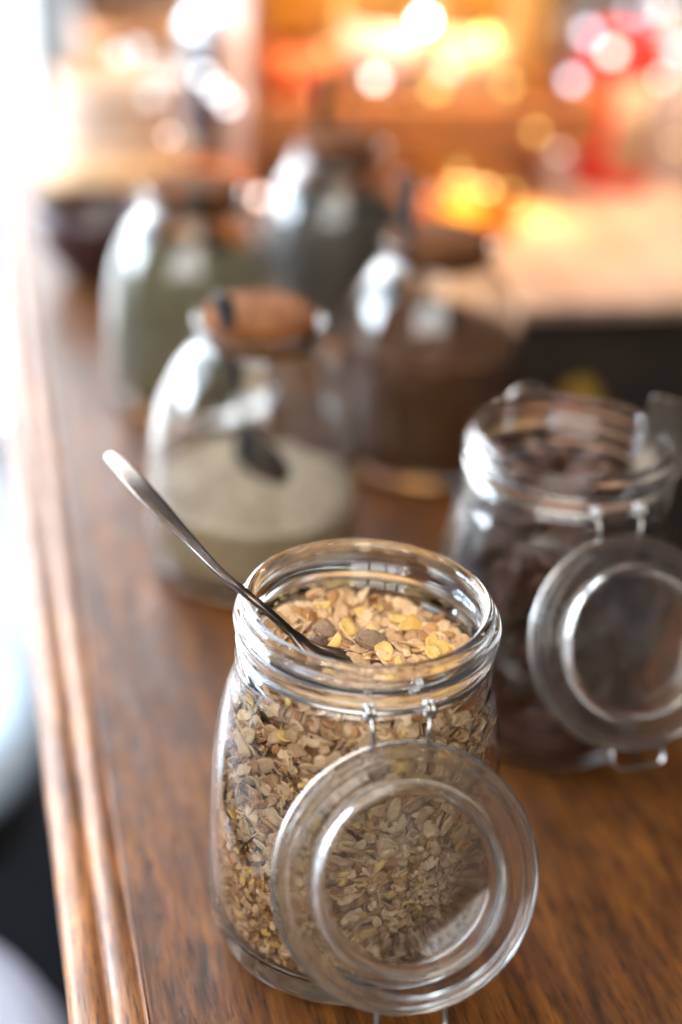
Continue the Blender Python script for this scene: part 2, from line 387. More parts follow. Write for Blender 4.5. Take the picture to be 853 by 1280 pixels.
def clip_jar(loc, face, label, lid_tilt=29, catch=False):
    """face: direction (radians) in which the open lid hangs"""
    r = empty('clip_top_jar', loc, label, 'jar', 'open clip-top glass jars')
    fz = Matrix.Rotation(face + PI / 2, 4, 'Z')       # local -y is the hinge side
    link('jar_body', JAR_THIN if catch else JAR_ME, r)
    # neck wire with hinge eyelets
    bm = bmesh.new()
    N = 72; pts = [fz @ Vector(polar(4.80, 2 * PI * i / N, 13.74)) for i in range(N)]
    sweep(bm, pts, .095, 8, closed=True)
    nw = link('neck_wire', mesh_from(bm, 'neck_wire', M['wire']), r)
    for sx in (-1, 1):
        bm = bmesh.new()
        for dz in (0, .2):
            pts = [fz @ Vector((sx * (.96 + dz) + .2, -5.02 + .26 * math.cos(2 * PI * i / 18), 14.0 + .26 * math.sin(2 * PI * i / 18))) for i in range(18)]
            sweep(bm, pts, .095, 8, closed=True)
        link('eyelet', mesh_from(bm, 'eyelet', M['wire']), nw)
    # lid
    ti = math.radians(lid_tilt)
    nrm = Vector((0, -math.cos(ti), math.sin(ti))); upv = Vector((0, math.sin(ti), math.cos(ti))); xv = upv.cross(nrm)
    ctr = Vector((.25, -8.15, 9.15))
    L = Matrix((( xv.x, upv.x, nrm.x, ctr.x), (xv.y, upv.y, nrm.y, ctr.y), (xv.z, upv.z, nrm.z, ctr.z), (0, 0, 0, 1)))
    L = fz @ L
    me = LID_ME.copy(); Lm = L.copy(); Lm.translation = L.translation * S
    me.transform(Lm)
    lid = link('lid', me, r)
    me2 = DOTS_ME.copy(); me2.transform(Lm); link('raised_dot', me2, lid)
    # lid band wire: round the rim, up to the eyelets
    Li = L.inverted()
    bm = bmesh.new()
    e0 = Li @ (fz @ Vector((-.86, -5.05, 14.0))); e1 = Li @ (fz @ Vector((1.26, -5.05, 14.0)))
    for e, sx in ((e0, -1), (e1, 1)):
        a0 = Vector((sx * .95 - .08, 4.62, -.30))
        pts = [e, e.lerp(a0, .5) + Vector((0, 0, .12)), a0, Vector((sx * 1.25, 4.45, -.46))]
        sweep(bm, [L @ Vector(p) for p in smooth_prof([tuple(q) for q in pts], 4)], .085, 8)
    link('hinge_wire', mesh_from(bm, 'hinge_wire', M['wire']), r)
    bm = bmesh.new()
    pts = [L @ Vector((4.70 * math.cos(2 * PI * i / 64), 4.70 * math.sin(2 * PI * i / 64), -.36)) for i in range(64)]
    sweep(bm, pts, .075, 8, closed=True)
    link('lid_wire', mesh_from(bm, 'lid_wire', M['wire']), lid)
    # clasp at the foot of the lid
    bm = bmesh.new()
    raw = [(-1.15, -4.45, -.4), (-1.22, -4.9, -.40), (-1.18, -5.25, -.38), (-.95, -5.45, -.36), (0, -5.5, -.36), (.95, -5.45, -.36), (1.18, -5.25, -.38), (1.22, -4.9, -.40), (1.15, -4.45, -.4)]
    sweep(bm, [L @ Vector(p) for p in smooth_prof(raw, 4)], .10, 8)
    link('clasp', mesh_from(bm, 'clasp', M['wire']), r)
    if not catch: return r
    # catch at the back of the neck
    bm = bmesh.new()
    raw = [(-1.3, 4.85, 13.75), (-1.2, 5.15, 14.6), (-.9, 5.35, 15.3), (0, 5.45, 15.6), (.9, 5.35, 15.3), (1.2, 5.15, 14.6), (1.3, 4.85, 13.75)]
    sweep(bm, [fz @ Vector(p) for p in smooth_prof(raw, 4)], .095, 8)
    link('catch', mesh_from(bm, 'catch', M['wire']), r)
    return r
FRONT = (0, 0, 0); RIGHT = (9.24, 16.1, 0)
front_face = math.atan2(-5.0, 1.08)
clip_jar(FRONT, front_face, 'open clip-top glass jar full of muesli with its glass lid hanging down in front')
clip_jar(RIGHT, math.atan2(-8.3, 2.6), 'open clip-top glass jar full of dark brown flakes behind on the right', 29, True)

# ------------------------------------------------------------------ flakes
def flake_mesh(name, mat, a, b, th, seed, seg=10, groove=.05, curl=.06, scaled=True):
    rnd = random.Random(seed); bm = bmesh.new()
    ph = [rnd.uniform(0, 6.3) for _ in range(3)]
    jag = [1 + .09 * math.sin(2 * (2 * PI * i / seg) + ph[0]) + .08 * math.sin(3 * (2 * PI * i / seg) + ph[1]) + rnd.uniform(-.07, .07) for i in range(seg)]
    k1, k2 = rnd.uniform(-curl, curl), rnd.uniform(-curl, curl)
    def hz(x, y): return k1 * (x / a) ** 2 * 1.5 + k2 * (y / b) ** 2 * 1.5 - groove * math.exp(-(y / (b * .16)) ** 2)
    tops, bots = [], []
    for ringf in (1.0, .55):
        tr, br = [], []
        for i in range(seg):
            t = 2 * PI * i / seg
            x = a * math.cos(t) * jag[i] * ringf; y = b * math.sin(t) * jag[i] * ringf
            e = th * (.28 if ringf == 1.0 else .5)
            tr.append(bm.verts.new((x, y, hz(x, y) + e))); br.append(bm.verts.new((x, y, hz(x, y) * .8 - e)))
        tops.append(tr); bots.append(br)
    ct = bm.verts.new((0, 0, hz(0, 0) + th * .5)); cb = bm.verts.new((0, 0, hz(0, 0) * .8 - th * .5))
    for i in range(seg):
        j = (i + 1) % seg
        bm.faces.new((tops[0][i], tops[0][j], tops[1][j], tops[1][i])); bm.faces.new((tops[1][i], tops[1][j], ct))
        bm.faces.new((bots[0][j], bots[0][i], bots[1][i], bots[1][j])); bm.faces.new((bots[1][j], bots[1][i], cb))
        bm.faces.new((tops[0][j], tops[0][i], bots[0][i], bots[0][j]))
    return bm
def frame_for(nrm, spin):
    z = nrm.normalized(); x = z.orthogonal().normalized(); y = z.cross(x)
    R = Matrix((x, y, z)).transposed().to_4x4()
    return R @ Matrix.Rotation(spin, 4, 'Z')
OATS = [mesh_from(flake_mesh('oat_flake', None, .36 + .022 * k, .28 + .014 * (k % 4), .058, 10 + k, groove=(.055 if k % 3 else .02)), 'oat_flake', M['oat'], True) for k in range(8)]
OATS_D = [mesh_from(flake_mesh('oat_flake', None, .31 + .03 * k, .22 + .02 * k, .065, 40 + k, groove=.03, curl=.12), 'oat_flake', M['oat_dark'], True) for k in range(3)]
CORN = [mesh_from(flake_mesh('corn_flake', None, .36 + .03 * k, .28 + .02 * k, .10, 60 + k, groove=-.02, curl=.16), 'corn_flake', M['corn'], True) for k in range(4)]

class Bulk:
    """many flakes in one mesh"""
    def __init__(s): s.v = []; s.f = []; s.m = []
    def add(s, me, T, mi):
        o = len(s.v); s.v.extend((T @ v.co)[:] for v in me.vertices)
        for p in me.polygons: s.f.append([o + i for i in p.vertices]); s.m.append(mi)
    def build(s, name, mats):
        me = bpy.data.meshes.new(name); me.from_pydata(s.v, [], s.f)
        for m in mats: me.materials.append(m)
        me.polygons.foreach_set("material_index", s.m); me.polygons.foreach_set("use_smooth", [True] * len(s.f))
        return me
def TR(pos, R, sc=1.0): return Matrix.Translation(Vector(pos) * S) @ R @ Matrix.Scale(sc, 4)

rnd = random.Random(21)
def top_z(x, y):            # surface of the muesli in the front jar
    return 13.35 + .35 * noise.noise(Vector((x * .35, y * .35, 1.7))) - .045 * (x + .6) * .9 - .018 * (x * x + y * y) * .5 + .035 * y
bulk = Bulk(); solo = []
def put(kind, pos, R, sc, solo_ok):
    if kind == 'corn': me = rnd.choice(CORN)
    elif kind == 'dark': me = rnd.choice(OATS_D)
    else: me = rnd.choice(OATS)
    solo.append((kind, me, pos, R, sc)) if solo_ok else bulk.add(me, TR(pos, R, sc), {'oat': 0, 'dark': 1, 'corn': 2}[kind])
def kind_of(pc=.06, pd=.22):
    u = rnd.random(); return 'corn' if u < pc else 'dark' if u < pc + pd else 'oat'
# against the glass
z = 1.35
while z < 12.9:
    small = max(0, min(1, (8.6 - z) / 3.2))                 # lower down the flakes are broken small
    ringn = int(46 + 44 * small)
    for k in range(ringn):
        a = 2 * PI * (k + rnd.random()) / ringn
        sc = (.46 + .60 * rnd.random() ** .8) * (1 - .40 * small)
        tilt = rnd.gauss(0, .58 + .40 * small); tilt = max(-1.45, min(1.45, tilt))
        zz = z + rnd.uniform(-.25, .25)
        ax = Vector((math.cos(a), math.sin(a), 0))
        t1 = Vector((-math.sin(a), math.cos(a), 0)); t2 = Vector((0, 0, 1))
        th = rnd.uniform(0, 2 * PI); tv = t1 * math.cos(th) * .7 + t2 * math.sin(th)
        nrm = ax * math.cos(tilt) + tv * math.sin(tilt)
        depth = .05 + abs(math.sin(tilt)) * .24 * sc + abs(rnd.gauss(0, .09))
        if zz > 12.4: depth += .12
        rr = inner_r(min(max(zz, 1.6), 12.9)) - depth
        if zz < 1.7: rr -= (1.7 - zz) * .9
        put(kind_of(.05, .30 + .1 * small), ax * rr + Vector((0, 0, zz)), frame_for(nrm, rnd.uniform(0, 6.3)), sc, False)
    z += .29 - .07 * small
# broken bits and bran dust between the flakes
for k in range(2600):
    a = rnd.uniform(0, 2 * PI); zz = rnd.uniform(1.6, 12.8) if k % 2 else rnd.uniform(1.6, 8.0)
    ax = Vector((math.cos(a), math.sin(a), 0)); rr = inner_r(zz) - rnd.uniform(.05, .34)
    nrm = Vector((rnd.gauss(0, 1), rnd.gauss(0, 1), rnd.gauss(0, 1)))
    put(kind_of(.06, .45), ax * rr + Vector((0, 0, zz)), frame_for(nrm, rnd.uniform(0, 6.3)), rnd.uniform(.16, .40), False)
# a second layer behind the first
for k in range(3200):
    a = rnd.uniform(0, 2 * PI); zz = rnd.uniform(1.7, 12.6)
    ax = Vector((math.cos(a), math.sin(a), 0)); rr = inner_r(zz) - rnd.uniform(.26, .58)
    nrm = ax + Vector((rnd.gauss(0, .6), rnd.gauss(0, .6), rnd.gauss(0, .6)))
    put(kind_of(.04, .38), ax * rr + Vector((0, 0, zz)), frame_for(nrm, rnd.uniform(0, 6.3)), rnd.uniform(.5, 1.0), False)
# floor layer seen through the base
for k in range(420):
    a = rnd.uniform(0, 2 * PI); r = 4.6 * math.sqrt(rnd.random())
    put(kind_of(.04, .3), (r * math.cos(a), r * math.sin(a), 1.27 + rnd.uniform(0, .2)), frame_for(Vector((rnd.gauss(0, .3), rnd.gauss(0, .3), 1)), rnd.uniform(0, 6)), .7, False)
# under-layers of the top, then the top layer of separate flakes
for k in range(900):
    a = rnd.uniform(0, 2 * PI); r = 4.15 * math.sqrt(rnd.random()); x, y = r * math.cos(a), r * math.sin(a)
    nrm = Vector((rnd.gauss(0, .45), rnd.gauss(0, .45), 1))
    put(kind_of(.05, .3), (x, y, top_z(x, y) - .38 + rnd.uniform(-.12, .14)), frame_for(nrm, rnd.uniform(0, 6)), rnd.uniform(.7, 1.0), False)
pts = []
tries = 0
while len(pts) < 276 and tries < 60000:
    tries += 1
    a = rnd.uniform(0, 2 * PI); r = 4.05 * math.sqrt(rnd.random()); x, y = r * math.cos(a), r * math.sin(a)
    dmin = .33 if tries < 20000 else .25
    if all((x - u) ** 2 + (y - v) ** 2 > dmin ** 2 for u, v in pts): pts.append((x, y))
for (x, y) in pts:
    nrm = Vector((rnd.gauss(0, .42), rnd.gauss(-.12, .42), 1))
    put('dark' if rnd.random() < .24 else 'oat', (x, y, top_z(x, y) - .05 + rnd.uniform(-.10, .12)), frame_for(nrm, rnd.uniform(0, 6)), rnd.uniform(.74, 1.12), True)
for (x, y, dz) in ((2.55, -.2, .12), (2.85, .15, .16), (3.05, -.35, .06), (2.5, .35, .2), (2.75, -.55, .02), (3.3, .25, .0), (1.55, 1.7, .12), (1.9, 1.9, .16), (1.3, 2.2, .08), (-.2, 2.5, .12), (.45, 3.0, .14),
                   (-.75, 1.2, .10), (.75, -.3, .10), (1.35, -.9, .08), (-1.75, 2.7, .08), (-1.2, -.05, .12), (.2, 1.5, .08)):
    nrm = Vector((rnd.gauss(0, .4), rnd.gauss(-.2, .4), 1))
    put('corn', (x, y, top_z(x, y) + dz), frame_for(nrm, rnd.uniform(0, 6)), rnd.uniform(.75, 1.1), True)
# solid heart so that nothing shows through the layers
bm = bmesh.new()
hp = [(0, 1.30), (3.6, 1.2), (4.5, 1.42), (4.7, 1.8)] + [(inner_r(zz) - .62, zz) for zz in (2.4, 4, 6, 8, 9.5, 10.6, 11.4, 12.0)] + [(3.8, 12.6), (3.6, 12.8), (0, 12.95)]
lathe(bm, hp, 48)
heart = mesh_from(bm, 'muesli', M['oat_dark'])
o = len(bulk.v)
bulk.v.extend(v.co[:] for v in heart.vertices)
for p in heart.polygons: bulk.f.append([o + i for i in p.vertices]); bulk.m.append(1)
mu = link('muesli', bulk.build('muesli', [M['oat'], M['oat_dark'], M['corn']]), None, FRONT)
tag(mu, 'muesli of rolled oats and yellow corn packed inside the front jar', 'muesli', kind='stuff')
names = {'oat': ('oat_flake', 'pale tan rolled oat flake lying on top of the muesli in the front jar', 'oat flake', 'oat flakes on top of the muesli'),
         'dark': ('bran_flake', 'small darker brown bran flake lying on top of the muesli in the front jar', 'bran flake', 'bran flakes on top of the muesli'),
         'corn': ('corn_flake', 'yellow corn flake lying on top of the muesli in the front jar', 'corn flake', 'corn flakes on top of the muesli')}
for kind, me, pos, R, sc in solo:
    n_, l_, c_, g_ = names[kind]
    o = bpy.data.objects.new(n_, me); COL.objects.link(o); o.matrix_world = TR(pos, R, sc); tag(o, l_, c_, g_)
def raisin(pos, size, mat, label, seed):
    bm = bmesh.new(); bmesh.ops.create_icosphere(bm, subdivisions=4, radius=1)
    for v in bm.verts:
        d = v.co.normalized()
        n_ = noise.noise(d * 2.2 + Vector((seed, 0, 0))); w_ = 1 - abs(noise.noise(Vector((d.x * 1.6, d.y * 4.5, d.z * 4.5)) + Vector((0, seed, 0)))) * 2
        f = 1 + .10 * n_ + .16 * w_ - .10 * abs(noise.noise(Vector((d.x * 3, d.y * 8, d.z * 8)) + Vector((seed, seed, 0)))) + .03 * noise.noise(d * 14)
        v.co = Vector((d.x * size[0] * f, d.y * size[1] * f, d.z * size[2] * f))
    o = link('raisin', mesh_from(bm, 'raisin', mat), None, pos, (.2, .15, random.uniform(-.5, .5)))
    return tag(o, label, 'raisin', 'raisins in the front muesli')
raisin((.25, .35, top_z(.25, .35) + .22), (.62, .42, .34), M['raisin_dusty'], 'largest dusty brown raisin in the middle of the front muesli', 3.1)
raisin((-1.55, .75, top_z(-1.55, .75) + .22), (.42, .33, .26), M['raisin_dusty'], 'small light brown raisin left of the largest raisin', 8.2)
raisin((-1.75, -.15, top_z(-1.75, -.15) + .12), (.36, .34, .28), M['raisin'], 'dark shiny wrinkled raisin beside the spoon', 5.5)

# dark flakes in the right jar
CHIPS = [mesh_from(flake_mesh('cocoa_flake', None, .95 + .12 * k, .66 + .06 * (k % 3), .20, 80 + k, seg=10, groove=(.1 if k % 2 else -.06), curl=.34), 'cocoa_flake', M['cocoa']) for k in range(5)]
cn = 0
def chip(pos, nrm, sc):
    global cn; cn += 1
    o = bpy.data.objects.new('cocoa_flake', rnd.choice(CHIPS)); COL.objects.link(o)
    o.matrix_world = Matrix.Translation(Vector(RIGHT) * S) @ TR(pos, frame_for(nrm, rnd.uniform(0, 6.3)), sc)
    tag(o, 'dark brown curled flake in the jar on the right', 'cocoa flake', 'dark flakes in the right jar')
z = 1.75
while z < 12.9:
    ringn = 13
    for k in range(ringn):
        a = 2 * PI * (k + rnd.random() * .9) / ringn; ax = Vector((math.cos(a), math.sin(a), 0))
        sc = rnd.uniform(.62, .95)
        nrm = ax + Vector((rnd.gauss(0, .35), rnd.gauss(0, .35), rnd.gauss(0, .45)))
        zz = z + rnd.uniform(-.3, .3)
        chip(ax * (inner_r(min(max(zz, 2.0), 12)) - .42 - abs(rnd.gauss(0, .1))) + Vector((0, 0, zz)), nrm, sc)
    z += .86
for k in range(46):
    a = rnd.uniform(0, 2 * PI); r = 3.6 * math.sqrt(rnd.random())
    chip((r * math.cos(a), r * math.sin(a), 13.2 - .03 * r * r + rnd.uniform(-.3, .35)), Vector((rnd.gauss(0, .6), rnd.gauss(0, .6), 1)), rnd.uniform(.7, 1.0))
bm = bmesh.new(); lathe(bm, [(0, .62), (3.6, .5), (4.5, .52), (4.95, .9), (5.1, 1.4)] + [(inner_r(zz) - 1.0, zz) for zz in (2.8, 5, 8, 10, 11.2)] + [(3.6, 12.4), (0, 12.8)], 40)
o = link('cocoa_crumbs', mesh_from(bm, 'cocoa_crumbs', M['cocoa']), None, RIGHT)
tag(o, 'dark broken flakes packed in the middle of the right jar', 'flakes', kind='stuff')

# ------------------------------------------------------------------ spoon in the front jar
def blade(name, path, widths, thick, mat, side, dish=None, seg=20):
    """flat metal bar: path points, width and thickness per point, side = direction of the width"""
    bm = bmesh.new(); P = [Vector(p) for p in path]; rings = []
    n = len(P)
    for i in range(n):
        t = (P[min(i + 1, n - 1)] - P[max(i - 1, 0)]).normalized()
        s = (side - t * side.dot(t)).normalized(); u = s.cross(t)
        ring = []
        for k in range(seg):
            a = 2 * PI * k / seg; cx, sx = math.cos(a), math.sin(a)
            ex = math.copysign(abs(cx) ** .7, cx) * widths[i]; ey = math.copysign(abs(sx) ** .7, sx) * thick[i]
            dz = (dish[i] if dish else 0) * (1 - (ex / max(widths[i], .01)) ** 2)
            ring.append(bm.verts.new(P[i] + s * ex + u * (ey - dz)))
        rings.append(ring)
    for i in range(n - 1):
        for k in range(seg):
            j = (k + 1) % seg; bm.faces.new((rings[i][k], rings[i][j], rings[i + 1][j], rings[i + 1][k]))
    bm.faces.new(rings[0][::-1]); bm.faces.new(rings[-1])
    return mesh_from(bm, name, mat)
key = [(-10.95, 7.75, 16.9, .16, .10, 0), (-10.85, 7.55, 16.92, .36, .12, 0), (-10.3, 6.75, 16.95, .50, .12, 0), (-9.4, 5.4, 16.85, .56, .11, 0), (-8.3, 4.0, 16.55, .50, .11, 0), (-6.9, 2.3, 16.15, .33, .12, 0), (-5.6, .6, 15.88, .24, .14, 0),
       (-4.4, -.55, 15.62, .21, .15, 0), (-3.4, -.85, 14.95, .21, .15, 0), (-2.6, -.95, 14.25, .24, .13, 0), (-2.05, -1.15, 13.85, .40, .10, .05), (-1.5, -1.35, 13.42, .95, .08, .20),
       (-.8, -1.55, 13.0, 1.3, .07, .38), (.1, -1.75, 12.6, 1.45, .07, .45), (.9, -1.9, 12.55, 1.3, .07, .38), (1.45, -2.0, 12.4, .85, .07, .2), (1.75, -2.05, 12.3, .25, .06, .03)]
kk = smooth_prof(key, 5)
me = blade('spoon', [k[:3] for k in kk], [max(.05, k[3] * (.74 if k[0] < -2.7 else 1)) for k in kk], [k[4] for k in kk], M['spoon'], Vector((.35, .75, .25)), [k[5] for k in kk])
tag(link('spoon', me), 'slim steel spoon standing in the muesli and leaning out over the left rim', 'spoon')
# flat-handled scoop in the right jar
key = [(14.32, 17.3, 17.0, 1.05, .07), (14.32, 17.3, 16.97, 1.30, .09), (14.31, 17.3, 16.86, 1.46, .09), (14.3, 17.3, 16.6, 1.52, .09), (14.22, 17.25, 15.8, 1.52, .09), (14.0, 17.1, 14.6, 1.35, .1), (13.2, 16.8, 13.2, 1.0, .1), (12.4, 16.6, 12.0, .9, .1)]
kk = smooth_prof(key, 5)
me = blade('scoop', [k[:3] for k in kk], [k[3] for k in kk], [k[4] for k in kk], M['scoop'], Vector((.9, -.25, 0)))
tag(link('scoop', me), 'flat broad steel scoop handle sticking out of the right jar of dark flakes', 'scoop')

# ================================================================== WOODEN-LIDDED JARS
BOUT = [(0, .25), (3.8, .22), (4.9, 0), (5.5, .15), (5.85, .6), (6.0, 1.4), (6.02, 4), (5.98, 6.5), (5.82, 8.6), (5.42, 10.4), (4.72, 12.0), (3.95, 13.1), (3.42, 13.7), (3.30, 14.1), (3.42, 14.45), (3.62, 14.7), (3.60, 14.92)]
BINN = [(3.36, 14.95), (3.18, 14.7), (3.06, 14.3), (3.06, 13.9), (3.3, 13.45), (3.8, 12.85), (4.5, 11.85), (5.18, 10.25), (5.58, 8.5), (5.74, 6.5), (5.78, 4), (5.76, 1.6), (5.5, 1.0), (4.6, .8), (0, .8)]
bm = bmesh.new(); lathe(bm, smooth_prof(BOUT, 3) + smooth_prof(BINN, 3), 96)
BJ = mesh_from(bm, 'jar_body', M['glass2'])
def binner(z):
    pts = sorted(((zz, r) for r, zz in BINN[4:]), key=lambda a: a[0])
    for (z0, r0), (z1, r1) in zip(pts, pts[1:]):
        if z0 <= z <= z1 and z1 > z0: return r0 + (r1 - r0) * (z - z0) / (z1 - z0)
    return 5.4
bm = bmesh.new(); lathe(bm, [(0, 13.6), (2.7, 13.6), (2.86, 13.75), (3.03, 14.5), (3.08, 15.35), (3.0, 15.52), (2.9, 15.56), (0, 15.58)], 64)
WLID = mesh_from(bm, 'wooden_lid', M['lid'])
WLID_LIT = WLID.copy(); WLID_LIT.materials[0] = M['lid_lit']
def seeds(name, loc, fill, mat, label, cat, size, seed, low=None):
    r_ = random.Random(seed); bm = bmesh.new()
    def tz(r, a): return fill + .55 - 1.15 * (r / rw) ** 2 + .45 * noise.noise(Vector((r * math.cos(a) * .35 + seed, r * math.sin(a) * .35, 0)))
    rw = binner(fill) - .06
    lathe(bm, [(0, .88), (4.4, .88), (5.3, 1.15)] + [(binner(zz) - .05, zz) for zz in [1.7 + (fill - 2.6) * i / 8 for i in range(9)]] + [(rw, fill - .8), (rw * .75, fill - .3), (rw * .4, fill + .12), (0, fill + .28)], 56)
    for k in range(3400):
        a = r_.uniform(0, 2 * PI)
        if k < 2200: r = rw * math.sqrt(r_.random()) * .97; p = Vector((r * math.cos(a), r * math.sin(a), tz(r, a) + r_.uniform(-.12, .10)))
        else: zz = r_.uniform(1.8, fill - .9); r = binner(zz) - .1; p = Vector((r * math.cos(a), r * math.sin(a), zz))
        d = Vector((r_.gauss(0, 1), r_.gauss(0, 1), r_.gauss(0, 1))).normalized(); e = d.orthogonal().normalized(); g = d.cross(e)
        L_, W_ = size
        v = [bm.verts.new(p + q) for q in (d * L_, -d * L_, e * W_, -e * W_, g * W_ * .7, -g * W_ * .7)]
        for (i, j, q) in ((0, 2, 4), (0, 4, 3), (0, 3, 5), (0, 5, 2), (1, 4, 2), (1, 3, 4), (1, 5, 3), (1, 2, 5)): bm.faces.new((v[i], v[j], v[q]))
    for f_ in bm.faces: f_.material_index = 1 if low and f_.calc_center_median().z < fill - 1.05 else 0  # low: darker copy below the top, standing in for shade
    o = link(name, mesh_from(bm, name, [mat, low] if low else mat, False, recalc=False), None, loc)
    return tag(o, label, cat, kind='stuff')
def lidded_jar(loc, label, spin, tilt=0.0, handle=2.0):
    r = empty('wooden_lidded_jar', loc, label, 'jar', 'glass jars with wooden lids', spin)
    link('jar_body', BJ, r)
    l = link('wooden_lid', WLID_LIT if loc == J['sand'] else WLID, r)
    if tilt:
        l.location = (0, 0, .15 * S + 15 * S * (1 - math.cos(tilt))); l.rotation_euler = (0, tilt, 0); l.location.x = -15 * S * math.sin(tilt)
    return r
def hang_spoon(loc, spin, depth, hook, label, ang=.16):
    """black spoon through the notch in a lid: local +x is the side of the notch"""
    o_h = 2.75
    top = 15.6 + hook
    bot = 15.6 - depth
    key = [(o_h + .75, 0, top, .30, .16, 0), (o_h + .72, 0, top - .15, .62, .22, 0), (o_h + .5, 0, top - .9, .66, .22, 0), (o_h + .2, 0, 15.5, .50, .22, 0), (o_h - .1, 0, 14.2, .34, .2, 0), (o_h - .8, .25, bot + 4.6, .28, .18, 0), (o_h - 1.4, .5, bot + 3.0, .40, .16, 0), (o_h - 1.75, .65, bot + 2.2, 1.4, .12, .35),
           (o_h - 2.2, .8, bot + 1.0, 1.95, .12, .65), (o_h - 2.6, .9, bot - .1, 1.5, .12, .45), (o_h - 2.8, .95, bot - .6, .3, .1, .05)]
    kk = smooth_prof(key, 4)
    me = blade('black_spoon', [k[:3] for k in kk], [max(.05, k[3]) for k in kk], [k[4] for k in kk], M['black'], Vector((0, 1, 0)), [k[5] for k in kk])
    o = link('black_spoon', me, None, loc, (0, 0, spin))
    return tag(o, label, 'spoon', 'black spoons hung in the lidded jars')
sesame = flake_mat('sesame', (.36, .28, .19), (.87, .76, .61), .6)
bran = flake_mat('sesame_shaded', (.26, .19, .11), (.46, .36, .23), .7, .1)  # darker sesame for the lower side: shade put into the colour
pumpkin = flake_mat('pumpkin_seed', (.13, .115, .06), (.30, .275, .18), .6, .1)
chia = flake_mat('chia_seed', (.036, .030, .025), (.13, .11, .09), .5)
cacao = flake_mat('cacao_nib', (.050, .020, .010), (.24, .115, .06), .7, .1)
cacao_shaded = flake_mat('cacao_nib_shaded', (.03, .012, .005), (.13, .055, .025), .7, .1)  # darker copy of the nibs, lower-side shade put into the colour
J = {'sand': (-6.3, 29.5, 0), 'brown': (3.9, 45.5, 0), 'green': (-12.6, 53.0, 0), 'dark': (-3.1, 68.0, 0)}
lidded_jar(J['sand'], 'nearest wooden-lidded glass jar, less than half full of pale seeds', 0)
lidded_jar(J['brown'], 'wooden-lidded glass jar of brown nibs left behind the right clip-top jar', .5)
lidded_jar(J['green'], 'wooden-lidded glass jar full of olive green seeds beside the bar edge', 1.1)
lidded_jar(J['dark'], 'farthest wooden-lidded glass jar, full of dark grey seeds', 1.9)
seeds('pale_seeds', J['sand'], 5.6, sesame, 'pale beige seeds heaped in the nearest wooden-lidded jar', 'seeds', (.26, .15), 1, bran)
seeds('brown_nibs', J['brown'], 9.4, cacao, 'brown nibs filling the lidded jar left behind the right clip-top jar', 'nibs', (.3, .2), 2, cacao_shaded)
seeds('green_seeds', J['green'], 10.2, pumpkin, 'olive green seeds filling the lidded jar beside the bar edge', 'seeds', (.4, .2), 3)
seeds('grey_seeds', J['dark'], 10.6, chia, 'dark grey seeds filling the farthest lidded jar', 'seeds', (.16, .1), 4)
hang_spoon(J['sand'], math.radians(-122), 9.6, 1.7, 'black spoon hanging through the lid of the nearest lidded jar of pale seeds')
hang_spoon(J['brown'], math.radians(222), 6.5, 4.2, 'black spoon hanging through the lid of the jar of brown nibs')
hang_spoon(J['green'], math.radians(-80), 6.0, .3, 'black spoon hanging through the lid of the jar of green seeds')
hang_spoon(J['dark'], math.radians(125), 6.0, 4.0, 'black spoon standing highest through the lid of the jar of grey seeds')

# ================================================================== BACKGROUND THINGS
def turned(name, prof, mat, p, q, label, cat, group=None, z=0, parts=()):
    r = empty(name, PQ(p, q, z), label, cat, group)
    for pn, pr, pm in ((name + '_body', prof, mat),) + tuple(parts):
        bm = bmesh.new(); lathe(bm, pr, 48); link(pn, mesh_from(bm, pn, pm), r)
    return r
cream = plain('cream_ceramic', (.60, .44, .34), .5, 0, .08); peach = plain('peach_wood', (.62, .40, .22), .5, 0, .15, 15)
maroon = plain('maroon_ceramic', (.050, .022, .024), .3, 0, .2)
turned('maroon_bowl', [(0, .2), (2.2, .0), (2.5, .3), (3.9, 2.0), (5.0, 4.6), (5.3, 6.2), (5.05, 6.25), (4.7, 4.6), (3.6, 2.4), (2.2, .9), (0, .8)], maroon, 80, -3.0, 'dark maroon bowl standing near the bar edge behind the lidded jars', 'bowl')
turned('wooden_tray', [(0, 0), (6.6, 0), (7.4, 1.0), (7.6, 5.2), (7.2, 5.3), (6.9, 1.6), (0, 1.2)], peach, 105, 1.4, 'round peach coloured wooden tub under the cream bowls', 'tub')
for k in range(3):
    turned('cream_bowl', [(0, 0), (3.4, 0), (3.9, .5), (5.9, 2.6), (6.4, 4.6), (6.1, 4.65), (5.5, 2.9), (3.7, .9), (0, .6)], cream, 105, 1.4,
           'cream ceramic bowl, %s of the stack standing in the wooden tub' % ('lowest', 'middle one', 'topmost')[k], 'bowl', 'stacked cream bowls', 2.0 + 2.6 * k)
dark_m = plain('dark_enamel', (.045, .030, .032), .28, 0, .2); chrome = plain('chrome', (.45, .44, .46), .35, 1.0, .05)
turned('dark_canister', [(0, 0), (5.2, 0), (5.5, .4), (5.5, 13), (5.1, 13.6), (0, 13.6)], dark_m, 116, 14.5, 'dark enamel canister with domed chrome lid behind the cream bowls', 'canister', None, 0,
       (('chrome_lid', [(0, 13.7), (5.3, 13.7), (5.3, 14.3), (4.2, 15.6), (2.2, 16.4), (.8, 16.6), (.8, 17.6), (0, 17.8)], chrome),))
orange = plain('terracotta', (.50, .20, .06), .6, 0, .2)
turned('terracotta_pot', [(0, 0), (6, 0), (8.4, 13), (8.9, 13.2), (8.9, 16), (8.2, 16), (7.6, 12.5), (5.2, 1.4), (0, 1.2)], orange, 150, 10, 'orange terracotta pot at the far end behind the cream bowls', 'pot', None, -8)
